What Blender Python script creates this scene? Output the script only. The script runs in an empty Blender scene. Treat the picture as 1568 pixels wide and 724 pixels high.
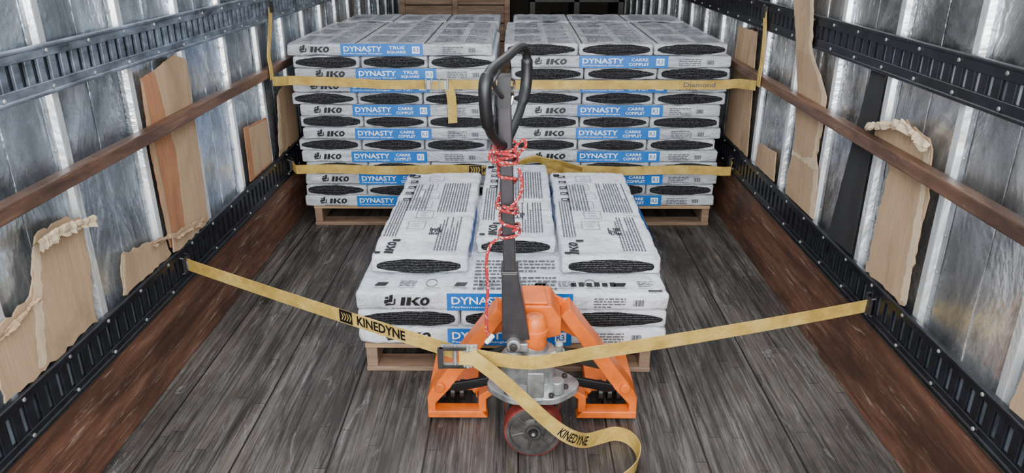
import bpy, math, random
from mathutils import Vector, Matrix, noise
random.seed(7)
S=bpy.context.scene
COL=S.collection
V=Vector

# ------------------------------------------------------------------ materials
def new_mat(name):
    m=bpy.data.materials.new(name); m.use_nodes=True
    nt=m.node_tree; b=nt.nodes['Principled BSDF']
    return m,nt,b
def nd(nt,t,**kw):
    n=nt.nodes.new(t)
    for k,v in kw.items(): setattr(n,k,v)
    return n
def ramp(nt,fac,stops):
    r=nd(nt,'ShaderNodeValToRGB'); e=r.color_ramp.elements
    e[0].position=stops[0][0]; e[0].color=(*stops[0][1],1)
    e[1].position=stops[-1][0]; e[1].color=(*stops[-1][1],1)
    for p,c in stops[1:-1]:
        x=e.new(p); x.color=(*c,1)
    nt.links.new(fac,r.inputs['Fac']); return r.outputs['Color']
def noise_tex(nt,scale_vec,scale=1,detail=4,rough=.6,dist=0,rot=(0,0,0)):
    tc=nd(nt,'ShaderNodeTexCoord'); mp=nd(nt,'ShaderNodeMapping')
    mp.inputs['Scale'].default_value=scale_vec; mp.inputs['Rotation'].default_value=rot
    nt.links.new(tc.outputs['Object'],mp.inputs['Vector'])
    n=nd(nt,'ShaderNodeTexNoise'); n.inputs['Scale'].default_value=scale
    n.inputs['Detail'].default_value=detail; n.inputs['Roughness'].default_value=rough
    n.inputs['Distortion'].default_value=dist
    nt.links.new(mp.outputs['Vector'],n.inputs['Vector']); return n.outputs['Fac']
def bump(nt,b,fac,strength,dist=.01):
    bp=nd(nt,'ShaderNodeBump'); bp.inputs['Strength'].default_value=strength
    bp.inputs['Distance'].default_value=dist
    nt.links.new(fac,bp.inputs['Height']); nt.links.new(bp.outputs['Normal'],b.inputs['Normal'])
    return bp
def simple(name,col,rough=.5,metal=0,var=.15,sv=(20,20,20),bmp=0,bd=.005):
    m,nt,b=new_mat(name)
    f=noise_tex(nt,sv,1,4)
    c0=tuple(max(0,c*(1-var)) for c in col); c1=tuple(min(1,c*(1+var)) for c in col)
    nt.links.new(ramp(nt,f,[(.3,c0),(.7,c1)]),b.inputs['Base Color'])
    b.inputs['Roughness'].default_value=rough; b.inputs['Metallic'].default_value=metal
    if bmp: bump(nt,b,f,bmp,bd)
    return m
def math_(nt,op,a,bv=None):
    n=nd(nt,'ShaderNodeMath',operation=op)
    for i,x in enumerate((a,bv)):
        if x is None: continue
        if isinstance(x,(int,float)): n.inputs[i].default_value=x
        else: nt.links.new(x,n.inputs[i])
    return n.outputs[0]
def mixc(nt,fac,a,b,mode='MIX'):
    n=nd(nt,'ShaderNodeMix',data_type='RGBA',blend_type=mode)
    if isinstance(fac,(int,float)): n.inputs[0].default_value=fac
    else: nt.links.new(fac,n.inputs[0])
    for i,x in ((6,a),(7,b)):
        if isinstance(x,tuple): n.inputs[i].default_value=(*x,1)
        else: nt.links.new(x,n.inputs[i])
    return n.outputs[2]
def g3(v): return (v,v,v)

def wood(name,c0,c1,c2,sv,rough=.6,scr=None,lo=.58,hi=.68,amt=.6):
    m,nt,b=new_mat(name)
    f=noise_tex(nt,sv,1,6,.65,.3)
    c=ramp(nt,f,[(.25,c0),(.5,c1),(.75,c2)])
    if scr:
        g=noise_tex(nt,tuple(s*1.7 for s in sv),1,8,.8,1.5)
        c=mixc(nt,ramp(nt,g,[(lo,g3(0)),(hi,g3(amt))]),c,scr)
        d=noise_tex(nt,(2.5,1.2,5),1,5,.7,.5)
        c=mixc(nt,ramp(nt,d,[(.38,g3(.7)),(.55,g3(0))]),c,tuple(x*.6 for x in c0))
    nt.links.new(c,b.inputs['Base Color'])
    b.inputs['Roughness'].default_value=rough; bump(nt,b,f,.35,.004)
    return m

def floor_mat():
    m,nt,b=new_mat('worn_floor_planks')
    tc=nd(nt,'ShaderNodeTexCoord'); sp=nd(nt,'ShaderNodeSeparateXYZ')
    nt.links.new(tc.outputs['Object'],sp.inputs[0])
    x,y=sp.outputs[0],sp.outputs[1]
    sx=math_(nt,'DIVIDE',x,.036); fx=math_(nt,'FLOOR',sx)
    w1=nd(nt,'ShaderNodeTexWhiteNoise',noise_dimensions='1D'); nt.links.new(fx,w1.inputs['W'])
    yy=math_(nt,'ADD',math_(nt,'DIVIDE',y,.9),w1.outputs['Value']); fy=math_(nt,'FLOOR',yy)
    cb=nd(nt,'ShaderNodeCombineXYZ'); nt.links.new(fx,cb.inputs[0]); nt.links.new(fy,cb.inputs[1])
    w2=nd(nt,'ShaderNodeTexWhiteNoise',noise_dimensions='2D'); nt.links.new(cb.outputs[0],w2.inputs['Vector'])
    base=ramp(nt,w2.outputs['Value'],[(0,(.018,.0145,.013)),(.5,(.040,.033,.028)),(1,(.078,.063,.052))])
    st=noise_tex(nt,(60,2.6,1),1,8,.78,.5)
    c=mixc(nt,ramp(nt,st,[(.44,g3(0)),(.64,g3(.8))]),base,(.17,.16,.153))
    big=noise_tex(nt,(3.0,1.0,1),1,6,.68,.5)
    c=mixc(nt,ramp(nt,big,[(.36,g3(.8)),(.56,g3(0))]),c,(.013,.011,.0095))
    sc=noise_tex(nt,(14,3,1),1,7,.8,1.5,rot=(0,0,.25))
    c=mixc(nt,ramp(nt,sc,[(.58,g3(0)),(.68,g3(.5))]),c,(.29,.285,.28))
    fr=math_(nt,'FRACT',sx); s1=math_(nt,'LESS_THAN',fr,.06)
    fr2=math_(nt,'FRACT',math_(nt,'DIVIDE',x,.288)); s2=math_(nt,'LESS_THAN',fr2,.022)
    fr3=math_(nt,'FRACT',yy); s3=math_(nt,'LESS_THAN',fr3,.004)
    seam=math_(nt,'MAXIMUM',math_(nt,'MULTIPLY',math_(nt,'MAXIMUM',s1,s3),.6),s2)
    c=mixc(nt,seam,c,(.003,.003,.003))
    rd=noise_tex(nt,(5,1.6,1),1,6,.8,1)
    c=mixc(nt,ramp(nt,rd,[(.64,g3(0)),(.73,g3(.35))]),c,(.10,.033,.027))
    nt.links.new(c,b.inputs['Base Color'])
    nt.links.new(ramp(nt,st,[(.3,g3(.36)),(.8,g3(.6))]),b.inputs['Roughness'])
    b.inputs['Specular IOR Level'].default_value=.45
    h=math_(nt,'SUBTRACT',st,seam); bump(nt,b,h,.6,.003)
    return m

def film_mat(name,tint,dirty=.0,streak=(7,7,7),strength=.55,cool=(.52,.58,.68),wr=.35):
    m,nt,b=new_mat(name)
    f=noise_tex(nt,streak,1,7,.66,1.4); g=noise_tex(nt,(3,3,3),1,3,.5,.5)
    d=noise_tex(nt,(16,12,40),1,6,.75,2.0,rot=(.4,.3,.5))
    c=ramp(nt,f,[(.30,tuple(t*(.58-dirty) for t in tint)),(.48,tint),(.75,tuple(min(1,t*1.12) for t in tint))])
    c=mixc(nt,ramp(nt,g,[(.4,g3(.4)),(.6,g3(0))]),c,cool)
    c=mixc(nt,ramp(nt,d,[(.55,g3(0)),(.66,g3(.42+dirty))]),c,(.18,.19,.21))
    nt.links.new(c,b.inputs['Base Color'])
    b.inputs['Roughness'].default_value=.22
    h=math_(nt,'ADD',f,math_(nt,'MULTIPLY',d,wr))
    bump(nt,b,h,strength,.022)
    return m

def sheet_mat(name,tint,lo,hi,metal=.88,r0=.2,r1=.38,grime=.4):
    m,nt,b=new_mat(name)
    f=noise_tex(nt,(3.0,3.0,1.5),1,5,.6,1.1); g=noise_tex(nt,(22,22,12),1,6,.75,.8)
    sm=noise_tex(nt,(7,7,4),1,6,.8,2.5)
    c=ramp(nt,f,[(.34,tuple(t*lo for t in tint)),(.48,tuple(t*(lo+hi)*.45 for t in tint)),(.60,tuple(t*hi for t in tint))])
    c=mixc(nt,ramp(nt,sm,[(.50,g3(0)),(.62,g3(grime))]),c,tuple(t*lo*.7 for t in tint))
    c=mixc(nt,ramp(nt,g,[(.55,g3(0)),(.68,g3(grime))]),c,tuple(t*lo*.5 for t in tint))
    nt.links.new(c,b.inputs['Base Color'])
    b.inputs['Metallic'].default_value=metal
    nt.links.new(ramp(nt,sm,[(.3,g3(r0)),(.7,g3(r1))]),b.inputs['Roughness'])
    bump(nt,b,f,.5,.05)
    return m

def shingle_mat():
    m,nt,b=new_mat('asphalt_shingle_edges')
    tc=nd(nt,'ShaderNodeTexCoord'); sp=nd(nt,'ShaderNodeSeparateXYZ'); nt.links.new(tc.outputs['Object'],sp.inputs[0])
    n=noise_tex(nt,(9,9,30),1,3,.5)
    z=math_(nt,'ADD',math_(nt,'MULTIPLY',sp.outputs[2],900),math_(nt,'MULTIPLY',n,9))
    s=math_(nt,'SINE',z)
    gr=noise_tex(nt,(200,200,200),1,2,.8)
    t=math_(nt,'ADD',math_(nt,'MULTIPLY',s,.22),gr)
    nt.links.new(ramp(nt,t,[(.3,(.004,.004,.005)),(.62,(.020,.020,.022)),(.85,(.14,.14,.15))]),b.inputs['Base Color'])
    b.inputs['Roughness'].default_value=.95; b.inputs['Specular IOR Level'].default_value=.15; bump(nt,b,t,.8,.004)
    return m

def strap_mat():
    m,nt,b=new_mat('yellow_webbing')
    f=noise_tex(nt,(9,9,9),1,5,.7); w=noise_tex(nt,(30,30,400),1,2,.5)
    c=ramp(nt,f,[(.3,(.29,.18,.035)),(.5,(.47,.31,.065)),(.72,(.60,.44,.15))])
    c=mixc(nt,ramp(nt,w,[(.5,g3(0)),(.75,g3(.45))]),c,(.19,.12,.04))
    nt.links.new(c,b.inputs['Base Color']); b.inputs['Roughness'].default_value=.75
    bump(nt,b,w,.4,.002); return m
def card_mat(name,col):
    m,nt,b=new_mat(name)
    f=noise_tex(nt,(7,7,2.5),1,7,.7,.5); g=noise_tex(nt,(1,150,4),1,2,.5)
    c=ramp(nt,f,[(.3,tuple(x*.66 for x in col)),(.5,col),(.7,tuple(min(1,x*1.18) for x in col))])
    c=mixc(nt,ramp(nt,g,[(.45,g3(0)),(.65,g3(.25))]),c,tuple(x*.6 for x in col))
    nt.links.new(c,b.inputs['Base Color']); b.inputs['Roughness'].default_value=.9; b.inputs['Specular IOR Level'].default_value=.2; bump(nt,b,f,.4,.008); return m

M={}
M['floor']=floor_mat()
M['film']=film_mat('bundle_plastic_film',(.80,.825,.88),0,(6,9,6),.85,(.50,.57,.70))
M['film2']=film_mat('stretch_wrapped_film',(.74,.765,.81),.1,(5,8,18),.95,(.42,.47,.56),.6)
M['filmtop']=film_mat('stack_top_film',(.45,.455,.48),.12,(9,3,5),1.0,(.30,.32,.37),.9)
M['shingle']=shingle_mat()
M['black']=simple('black_print',(.004,.004,.005),.45)
M['grey']=simple('grey_print',(.07,.075,.09),.45)
M['lgrey']=simple('light_grey_print',(.20,.22,.25),.45)
M['blue']=simple('blue_label',(.002,.13,.47),.35,var=.15,sv=(8,8,8))
M['white']=simple('white_print',(.85,.88,.90),.35,var=.04)
M['strap']=strap_mat()
M['sheetL']=sheet_mat('aluminium_sheet_left',(.80,.90,1.0),.26,1.0)
M['sheetR']=sheet_mat('aluminium_sheet_right',(.96,.97,.98),.20,.92)
M['flange']=sheet_mat('post_flange',(.86,.93,1.0),.35,.9)
M['post']=sheet_mat('galvanised_post',(.95,.98,1.0),.7,1.0,.65,.25,.42,.25)
M['roof']=simple('translucent_roof_panel',(.72,.76,.78),.6,var=.05,sv=(2,2,2))
M['etrack']=simple('black_track_paint',(.008,.009,.013),.33,.2,var=.6,sv=(25,25,25))
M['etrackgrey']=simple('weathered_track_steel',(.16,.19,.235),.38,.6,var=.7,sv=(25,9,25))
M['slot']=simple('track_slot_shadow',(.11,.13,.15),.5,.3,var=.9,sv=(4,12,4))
M['slotl']=simple('bare_steel_behind_track',(.42,.46,.52),.45,.5,var=.6,sv=(4,10,4))
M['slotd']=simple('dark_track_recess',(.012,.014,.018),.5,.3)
M['kick']=wood('scuffed_plywood',(.032,.013,.008),(.105,.045,.026),(.195,.096,.058),(3,1.6,26),.5,(.44,.36,.29),.56,.66,.7)
M['rail']=wood('stained_wood_rail',(.032,.015,.009),(.095,.045,.026),(.19,.102,.062),(30,3,30),.45,(.30,.21,.15),.57,.67,.6)
M['pallet']=wood('pallet_wood',(.15,.085,.04),(.34,.22,.12),(.50,.36,.22),(3,14,30),.7)
M['palletd']=wood('weathered_pallet_wood',(.085,.05,.032),(.20,.125,.08),(.31,.21,.14),(3,14,30),.7)
M['card']=card_mat('corrugated_cardboard',(.345,.235,.145))
M['cardr']=card_mat('reddish_cardboard',(.30,.14,.072))
M['cardl']=card_mat('torn_cardboard_edge',(.46,.36,.25))
M['board']=simple('black_board',(.010,.010,.011),.85,var=.5,sv=(10,10,3))
M['dark']=simple('dark_bulkhead',(.035,.024,.018),.7,var=.4,sv=(3,3,3))
M['orange']=simple('orange_paint',(.66,.125,.010),.38,.0,var=.30,sv=(11,11,11))
M['steel']=simple('cast_aluminium',(.34,.35,.35),.42,.6,var=.45,sv=(18,18,18))
M['chrome']=simple('chrome',(.7,.7,.72),.15,1,var=.05)
M['shaft']=simple('grey_powder_coat',(.036,.032,.035),.36,.3,var=.25)
M['rubber']=simple('black_rubber',(.006,.006,.007),.40)
M['iron']=simple('dirty_dark_iron',(.035,.033,.031),.5,.5,var=.4)
M['whl']=simple('wheel_disc_grey',(.050,.046,.043),.5,.2,var=.5,sv=(25,25,25))
M['tyre']=simple('red_polyurethane_tyre',(.13,.016,.014),.5,var=.6,sv=(30,30,30))
def rope_mat():
    m,nt,b=new_mat('red_white_rope')
    f=noise_tex(nt,(150,150,150),1,1,.4)
    nt.links.new(ramp(nt,f,[(.58,(.33,.014,.018)),(.64,(.60,.42,.38))]),b.inputs['Base Color'])
    b.inputs['Roughness'].default_value=.8; bump(nt,b,f,.6,.003); return m
M['rope']=rope_mat()

# ------------------------------------------------------------------ mesh builder
class MB:
    def __init__(s): s.v=[]; s.f=[]; s.m=[]; s.mats=[]
    def mi(s,k):
        if k not in s.mats: s.mats.append(k)
        return s.mats.index(k)
    def add(s,vs,fs,k):
        o=len(s.v); s.v+= [tuple(p) for p in vs]; i=s.mi(k)
        for f in fs: s.f.append(tuple(o+q for q in f)); s.m.append(i)
    def box(s,x0,x1,y0,y1,z0,z1,k,mat=None):
        vs=[V((x,y,z)) for x in(x0,x1) for y in(y0,y1) for z in(z0,z1)]
        if mat: vs=[mat@p for p in vs]
        s.add(vs,[(0,1,3,2),(4,6,7,5),(0,4,5,1),(2,3,7,6),(0,2,6,4),(1,5,7,3)],k)
    def cyl(s,p0,p1,r0,k,r1=None,n=24,cap=True):
        p0=V(p0);p1=V(p1); r1=r0 if r1 is None else r1
        a=(p1-p0).normalized(); u=a.orthogonal().normalized(); w=a.cross(u)
        vs=[]
        for p,r in((p0,r0),(p1,r1)):
            for i in range(n):
                t=2*math.pi*i/n; vs.append(p+u*math.cos(t)*r+w*math.sin(t)*r)
        fs=[(i,(i+1)%n,n+(i+1)%n,n+i) for i in range(n)]
        if cap: fs+=[tuple(range(n-1,-1,-1)),tuple(range(n,2*n))]
        s.add(vs,fs,k)
    def lathe(s,c,ax,prof,k,n=36):
        c=V(c); a=V(ax).normalized(); u=a.orthogonal().normalized(); w=a.cross(u); vs=[]
        for (h,r) in prof:
            for i in range(n):
                t=2*math.pi*i/n; vs.append(c+a*h+(u*math.cos(t)+w*math.sin(t))*r)
        fs=[]
        for j in range(len(prof)-1):
            for i in range(n):
                fs.append((j*n+i,j*n+(i+1)%n,(j+1)*n+(i+1)%n,(j+1)*n+i))
        s.add(vs,fs,k)
    def prism(s,pts,d,k):
        n=len(pts); d=V(d); vs=[V(p) for p in pts]+[V(p)+d for p in pts]
        fs=[tuple(range(n-1,-1,-1)),tuple(range(n,2*n))]+[(i,(i+1)%n,n+(i+1)%n,n+i) for i in range(n)]
        s.add(vs,fs,k)
    def tube(s,path,r,k,n=10,closed=False):
        P=[V(p) for p in path]; vs=[]; up=None
        L=len(P)
        for i,p in enumerate(P):
            t=(P[min(i+1,L-1)]-P[max(i-1,0)]).normalized()
            if up is None: up=t.orthogonal().normalized()
            up=(up-t*up.dot(t)).normalized(); w=t.cross(up)
            rr=r[i] if isinstance(r,list) else r
            for j in range(n):
                a=2*math.pi*j/n; vs.append(p+(up*math.cos(a)+w*math.sin(a))*rr)
        fs=[]
        for i in range(L-1):
            for j in range(n): fs.append((i*n+j,i*n+(j+1)%n,(i+1)*n+(j+1)%n,(i+1)*n+j))
        fs+=[tuple(range(n-1,-1,-1)),tuple(range((L-1)*n,L*n))]
        s.add(vs,fs,k)
    def ribbon(s,path,wd,width,k,th=.003):
        P=[V(p) for p in path]; W=[V(w).normalized()*width/2 for w in wd]; L=len(P); vs=[]
        for i in range(L):
            t=(P[min(i+1,L-1)]-P[max(i-1,0)]).normalized(); n=t.cross(W[i]).normalized()*th/2
            vs+=[P[i]+W[i]+n,P[i]-W[i]+n,P[i]-W[i]-n,P[i]+W[i]-n]
        fs=[]
        for i in range(L-1):
            a=i*4;b=a+4
            for j in range(4): fs.append((a+j,a+(j+1)%4,b+(j+1)%4,b+j))
        fs+=[(0,1,2,3),((L-1)*4+3,(L-1)*4+2,(L-1)*4+1,(L-1)*4)]
        s.add(vs,fs,k)
    def obj(s,name,parent=None,bevel=0,seg=2,smooth=False,ang=35):
        me=bpy.data.meshes.new(name); me.from_pydata(s.v,[],s.f)
        for k in s.mats: me.materials.append(M[k])
        me.polygons.foreach_set('material_index',s.m)
        if smooth: me.polygons.foreach_set('use_smooth',[True]*len(me.polygons))
        me.update()
        o=bpy.data.objects.new(name,me); COL.objects.link(o)
        if parent: o.parent=parent
        import bmesh
        bm=bmesh.new(); bm.from_mesh(me); bmesh.ops.recalc_face_normals(bm,faces=bm.faces); bm.to_mesh(me); bm.free()
        if bevel:
            b=o.modifiers.new('bevel','BEVEL'); b.width=bevel; b.segments=seg; b.limit_method='ANGLE'; b.angle_limit=math.radians(40)
        if smooth:
            try: me.set_sharp_from_angle(angle=math.radians(ang))
            except Exception: pass
        return o
def empty(name):
    e=bpy.data.objects.new(name,None); COL.objects.link(e); e.empty_display_size=.1; return e
def catmull(pts,n=8):
    P=[V(p) for p in pts]; out=[]
    for i in range(len(P)-1):
        a=P[max(i-1,0)];b=P[i];c=P[i+1];d=P[min(i+2,len(P)-1)]
        for j in range(n):
            t=j/n
            out.append(.5*((2*b)+(c-a)*t+(2*a-5*b+4*c-d)*t*t+(3*b-a-3*c+d)*t**3))
    out.append(P[-1]); return out

_T={}
def text_geo(s,bold=0,shear=0):
    key=(s,bold,shear)
    if key in _T: return _T[key]
    cu=bpy.data.curves.new('t','FONT'); cu.body=s; cu.size=1; cu.offset=bold; cu.shear=shear; cu.resolution_u=2
    o=bpy.data.objects.new('t',cu); COL.objects.link(o)
    bpy.context.view_layer.update()
    dg=bpy.context.evaluated_depsgraph_get()
    me=bpy.data.meshes.new_from_object(o.evaluated_get(dg))
    vs=[v.co.copy() for v in me.vertices]; fs=[tuple(p.vertices) for p in me.polygons]
    x0=min(v.x for v in vs);x1=max(v.x for v in vs);y0=min(v.y for v in vs);y1=max(v.y for v in vs)
    vs=[((v.x-x0)/(x1-x0),(v.y-y0)/(y1-y0)) for v in vs]
    bpy.data.objects.remove(o); bpy.data.meshes.remove(me)
    _T[key]=(vs,fs,(x1-x0)/(y1-y0)); return _T[key]
def put_text(mb,s,o,u,v,h,k,w=None,bold=0,shear=0):
    vs,fs,asp=text_geo(s,bold,shear); w=w or h*asp; o=V(o);u=V(u);v=V(v)
    mb.add([o+u*(a*w)+v*(b*h) for a,b in vs],fs,k)
def quad(mb,o,u,v,w,h,k):
    o=V(o);u=V(u)*w;v=V(v)*h; mb.add([o,o+u,o+u+v,o+v],[(0,1,2,3)],k)
def lines(mb,o,u,v,w,h,n,k,fill=.45,seed=0):
    rnd=random.Random(seed); o=V(o);u=V(u);v=V(v); lh=h/n
    for i in range(n):
        x=0; end=w*(1 if rnd.random()<.8 else rnd.uniform(.4,.9))
        while x<end:
            ww=rnd.uniform(.008,.026)
            ww=min(ww,end-x)
            if ww>.003: quad(mb,o+u*x+v*(h-(i+1)*lh),u,v,ww,lh*fill,k)
            x+=ww+.004
def poly_logo(mb,o,u,v,w,h,k):
    o=V(o);u=V(u);v=V(v)
    def P(a,b): return o+u*((a+.06*b)*w)+v*(b*h)
    def f(pts): mb.add([P(*p) for p in pts],[tuple(range(len(pts)))],k)
    f([(0,0),(.15,0),(.15,1),(0,1)])
    f([(.20,0),(.35,0),(.35,1),(.20,1)])
    f([(.35,.42),(.50,1),(.68,1),(.46,.52)]); f([(.35,.58),(.46,.62),(.70,0),(.51,0)])
    m=14; ring=[((.83+.17*math.cos(2*math.pi*i/m)),(.5+.52*math.sin(2*math.pi*i/m))) for i in range(m)]
    inn=[(.83+.055*math.cos(2*math.pi*i/m),.5+.24*math.sin(2*math.pi*i/m)) for i in range(m)]
    mb.add([P(*p) for p in ring+inn],[(i,(i+1)%m,m+(i+1)%m,m+i) for i in range(m)],k)

# ------------------------------------------------------------------ room
XL,XR,Y0,Y1,ZT=-1.27,1.18,-.6,10.0,2.62
f=MB(); f.box(XL-.02,XR+.02,Y0,Y1,-.06,0,'floor'); f.obj('floor')
f=MB(); f.box(XL-.05,XR+.05,Y0,Y1,ZT,ZT+.04,'roof'); f.obj('ceiling')
f=MB(); f.box(XL-.05,XR+.05,Y1,Y1+.04,0,ZT,'dark'); f.obj('wall_back')

def wall(name,x,s,k,ph):
    w=MB()
    w.box(min(x,x-s*.03),max(x,x-s*.03),Y0,Y1,0,ZT,k)
    y=ph
    while y>Y0+.4: y-=.41
    while y<Y1:
        for a,b,t,kk in((-.042,-.018,.003,'flange'),(.018,.042,.003,'flange')):
            w.box(min(x,x+s*t),max(x,x+s*t),y+a,y+b,.30,ZT,kk)
        w.prism([(x,y-.021,.30),(x+s*.020,y-.014,.30),(x+s*.020,y+.014,.30),(x,y+.021,.30)],(0,0,ZT-.30),'post')
        for z in [z*.11+.5 for z in range(19)]:
            for a in(-.031,.031): w.cyl((x+s*.002,y+a,z),(x+s*.007,y+a,z),.0045,'steel',n=8)
        w.box(min(x,x+s*.003),max(x,x+s*.003),y+.19,y+.215,.42,ZT,k)
        y+=.41
    return w.obj(name,bevel=.002,seg=1)
wall('wall_left',XL,1,'sheetL',2.395)
wall('wall_right',XR,-1,'sheetR',1.52)

def kick(name,x,s,z):
    w=MB(); w.box(min(x,x+s*.03),max(x,x+s*.03),Y0,Y1,0,z,'kick')
    w.box(min(x,x+s*.036),max(x,x+s*.036),Y0,Y1,z-.006,z,'iron')
    return w.obj(name,bevel=.003)
kick('baseboard_left',XL,1,.285)
kick('baseboard_right',XR,-1,.315)

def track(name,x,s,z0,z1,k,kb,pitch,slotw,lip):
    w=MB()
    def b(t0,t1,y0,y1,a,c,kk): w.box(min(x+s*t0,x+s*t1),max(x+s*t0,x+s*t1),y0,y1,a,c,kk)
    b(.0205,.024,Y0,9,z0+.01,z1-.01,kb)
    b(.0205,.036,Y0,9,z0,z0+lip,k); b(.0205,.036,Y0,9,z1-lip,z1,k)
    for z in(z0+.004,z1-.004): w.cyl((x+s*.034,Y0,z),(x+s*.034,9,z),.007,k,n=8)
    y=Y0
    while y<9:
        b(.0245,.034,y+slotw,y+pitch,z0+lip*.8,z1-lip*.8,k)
        y+=pitch
    y=Y0+.1
    while y<9:
        for z in(z0+lip*.5,z1-lip*.5): w.cyl((x+s*.036,y,z),(x+s*.041,y,z),.006,'steel',n=8)
        y+=.205
    return w.obj(name,bevel=.0015,seg=1)
track('cargo_track',XL,1,.29,.425,'etrack','slot',.052,.020,.028)
track('cargo_track',XR,-1,.325,.455,'etrack','slot',.052,.022,.028)
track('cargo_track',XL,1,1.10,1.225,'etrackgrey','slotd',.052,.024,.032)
track('cargo_track',XR,-1,1.085,1.205,'etrack','slotl',.056,.022,.036)

for x0,x1 in((XL+.031,XL+.070),(XR-.070,XR-.031)):
    w=MB(); z0=.856 if x0<0 else .850; n=40; vs=[]
    for i in range(n+1):
        y=Y0+(5.2-Y0)*i/n; o=.004*noise.noise(V((y*1.3,x0,0)))
        for (a,c) in((x0,z0),(x1,z0),(x1,z0+.042),(x0,z0+.042)): vs.append((a,y,c+o))
    fs=[(i*4+j,i*4+(j+1)%4,i*4+4+(j+1)%4,i*4+4+j) for i in range(n) for j in range(4)]+[(0,1,2,3),(n*4+3,n*4+2,n*4+1,n*4)]
    w.add(vs,fs,'rail')
    y=.4
    while y<5:
        w.box(x0+(x1-x0)*.4,x0+(x1-x0)*.6,y,y+.012,z0+.034,z0+.044,'iron'); y+=.82
    w.obj('wooden_rail',bevel=.004)

# ------------------------------------------------------------------ cardboard
def jag(poly,step=.02,amp=.006,seed=0):
    rnd=random.Random(seed); out=[]
    n=len(poly)
    for i in range(n):
        a=poly[i];b=poly[(i+1)%n]; L=math.dist(a,b); m=max(1,int(L/step))
        for j in range(m):
            t=j/m; out.append((a[0]+(b[0]-a[0])*t+rnd.uniform(-amp,amp),a[1]+(b[1]-a[1])*t+rnd.uniform(-amp,amp)))
    return out
def card(name,x,s,poly,k='card',off=.024,amp=.006,seed=0,torn=None,extra=None):
    w=MB(); pts=jag(poly,.02,amp,seed)
    w.prism([(x+s*off,a,b) for a,b in pts],(s*.005,0,0),k)
    for i,tp in enumerate(torn or []):
        pts=jag(tp,.014,.005,seed+i+1)
        w.prism([(x+s*(off+.0052),a,b) for a,b in pts],(s*.001,0,0),'cardl')
    for (kk,pp) in extra or []:
        pts=jag(pp,.03,.002,seed)
        w.prism([(x+s*(off+.0052),a,b) for a,b in pts],(s*.001,0,0),kk)
    return w,(lambda: w.obj(name))
def curl(w,x,s,line,off,h,out,seed,k='card'):
    rnd=random.Random(seed); n=30; rows=7; vs=[]
    for i in range(n+1):
        t=i/n*(len(line)-1); a=int(min(t,len(line)-2)); fr=t-a
        y=line[a][0]*(1-fr)+line[a+1][0]*fr; z=line[a][1]*(1-fr)+line[a+1][1]*fr
        e=rnd.uniform(.7,1.2)
        for j in range(rows+1):
            q=j/rows; ang=q*2.6
            rr=h*.45*e
            ox=math.sin(ang*.8)*rr*out+noise.noise(V((y*18,q*3,seed)))*.016*q
            oz=math.sin(min(ang,1.57))*h*.35*e - max(0,ang-1.2)*h*.38*e
            vs.append((x+s*(off+.004+max(0,ox)),y+noise.noise(V((y*25,q*2,seed+4)))*.014*q,z+oz-h*.1+noise.noise(V((y*40,q*4,seed+9)))*.008*q))
    fs=[(i*(rows+1)+j,(i+1)*(rows+1)+j,(i+1)*(rows+1)+j+1,i*(rows+1)+j+1) for i in range(n) for j in range(rows)]
    w.add(vs,fs,k)
L=(XL,1); R=(XR,-1)
def C(*a,curls=(),**k):
    w,fin=card(*a,**k)
    for i,(ln,h,o) in enumerate(curls): curl(w,a[1],a[2],ln,k.get('off',.024)+.004,h,o,k.get('seed',0)*3+i,'cardl' if i==0 and h>.05 else 'card')
    return fin()
C('cardboard_sheet',*L,[(2.56,.43),(2.77,.43),(2.80,1.06),(2.70,1.09),(2.54,1.06),(2.60,.75)],'card',seed=1,amp=.002)
C('cardboard_sheet',*L,[(2.43,.45),(2.552,.43),(2.590,.75),(2.532,1.06),(2.44,1.05),(2.42,.8)],'cardr',seed=2,amp=.002,extra=[('card',[(2.425,.50),(2.45,.47),(2.445,1.04),(2.435,1.04),(2.42,.8)])])
C('cardboard_sheet',*L,[(3.27,.43),(3.60,.43),(3.59,.66),(3.28,.68)],'cardr',seed=3,amp=.002,extra=[('card',[(3.33,.44),(3.59,.44),(3.58,.65),(3.33,.67)])])
C('cardboard_sheet',*L,[(3.72,.43),(4.08,.43),(4.10,.72),(3.95,.76),(3.80,.73)],'card',seed=4,torn=[[(3.72,.45),(3.77,.45),(3.82,.72),(3.80,.73)]])
C('torn_cardboard_panel',*L,[(1.50,.43),(1.92,.43),(1.965,.73),(1.90,.765),(1.755,.77),(1.68,.63),(1.52,.61)],'card',seed=5,amp=.007,
     torn=[[(1.64,.44),(1.675,.44),(1.715,.60),(1.765,.75),(1.735,.74),(1.68,.60)]],curls=[([(1.72,.755),(1.82,.760),(1.98,.73)],.065,1.0),([(1.50,.59),(1.62,.61),(1.69,.62)],.03,.7)])
C('torn_cardboard_panel',*L,[(2.08,.43),(2.42,.43),(2.40,.50),(2.30,.53),(2.12,.56)],'card',seed=6,amp=.006,torn=[[(2.085,.44),(2.10,.44),(2.135,.555),(2.12,.56)]],curls=[([(2.30,.52),(2.43,.50)],.025,.8)])
C('torn_cardboard_panel',*L,[(2.43,.43),(2.72,.43),(2.72,.46),(2.62,.475),(2.44,.50)],'card',off=.034,seed=8,amp=.006,curls=[([(2.43,.485),(2.58,.47),(2.72,.45)],.02,.7)])
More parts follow.
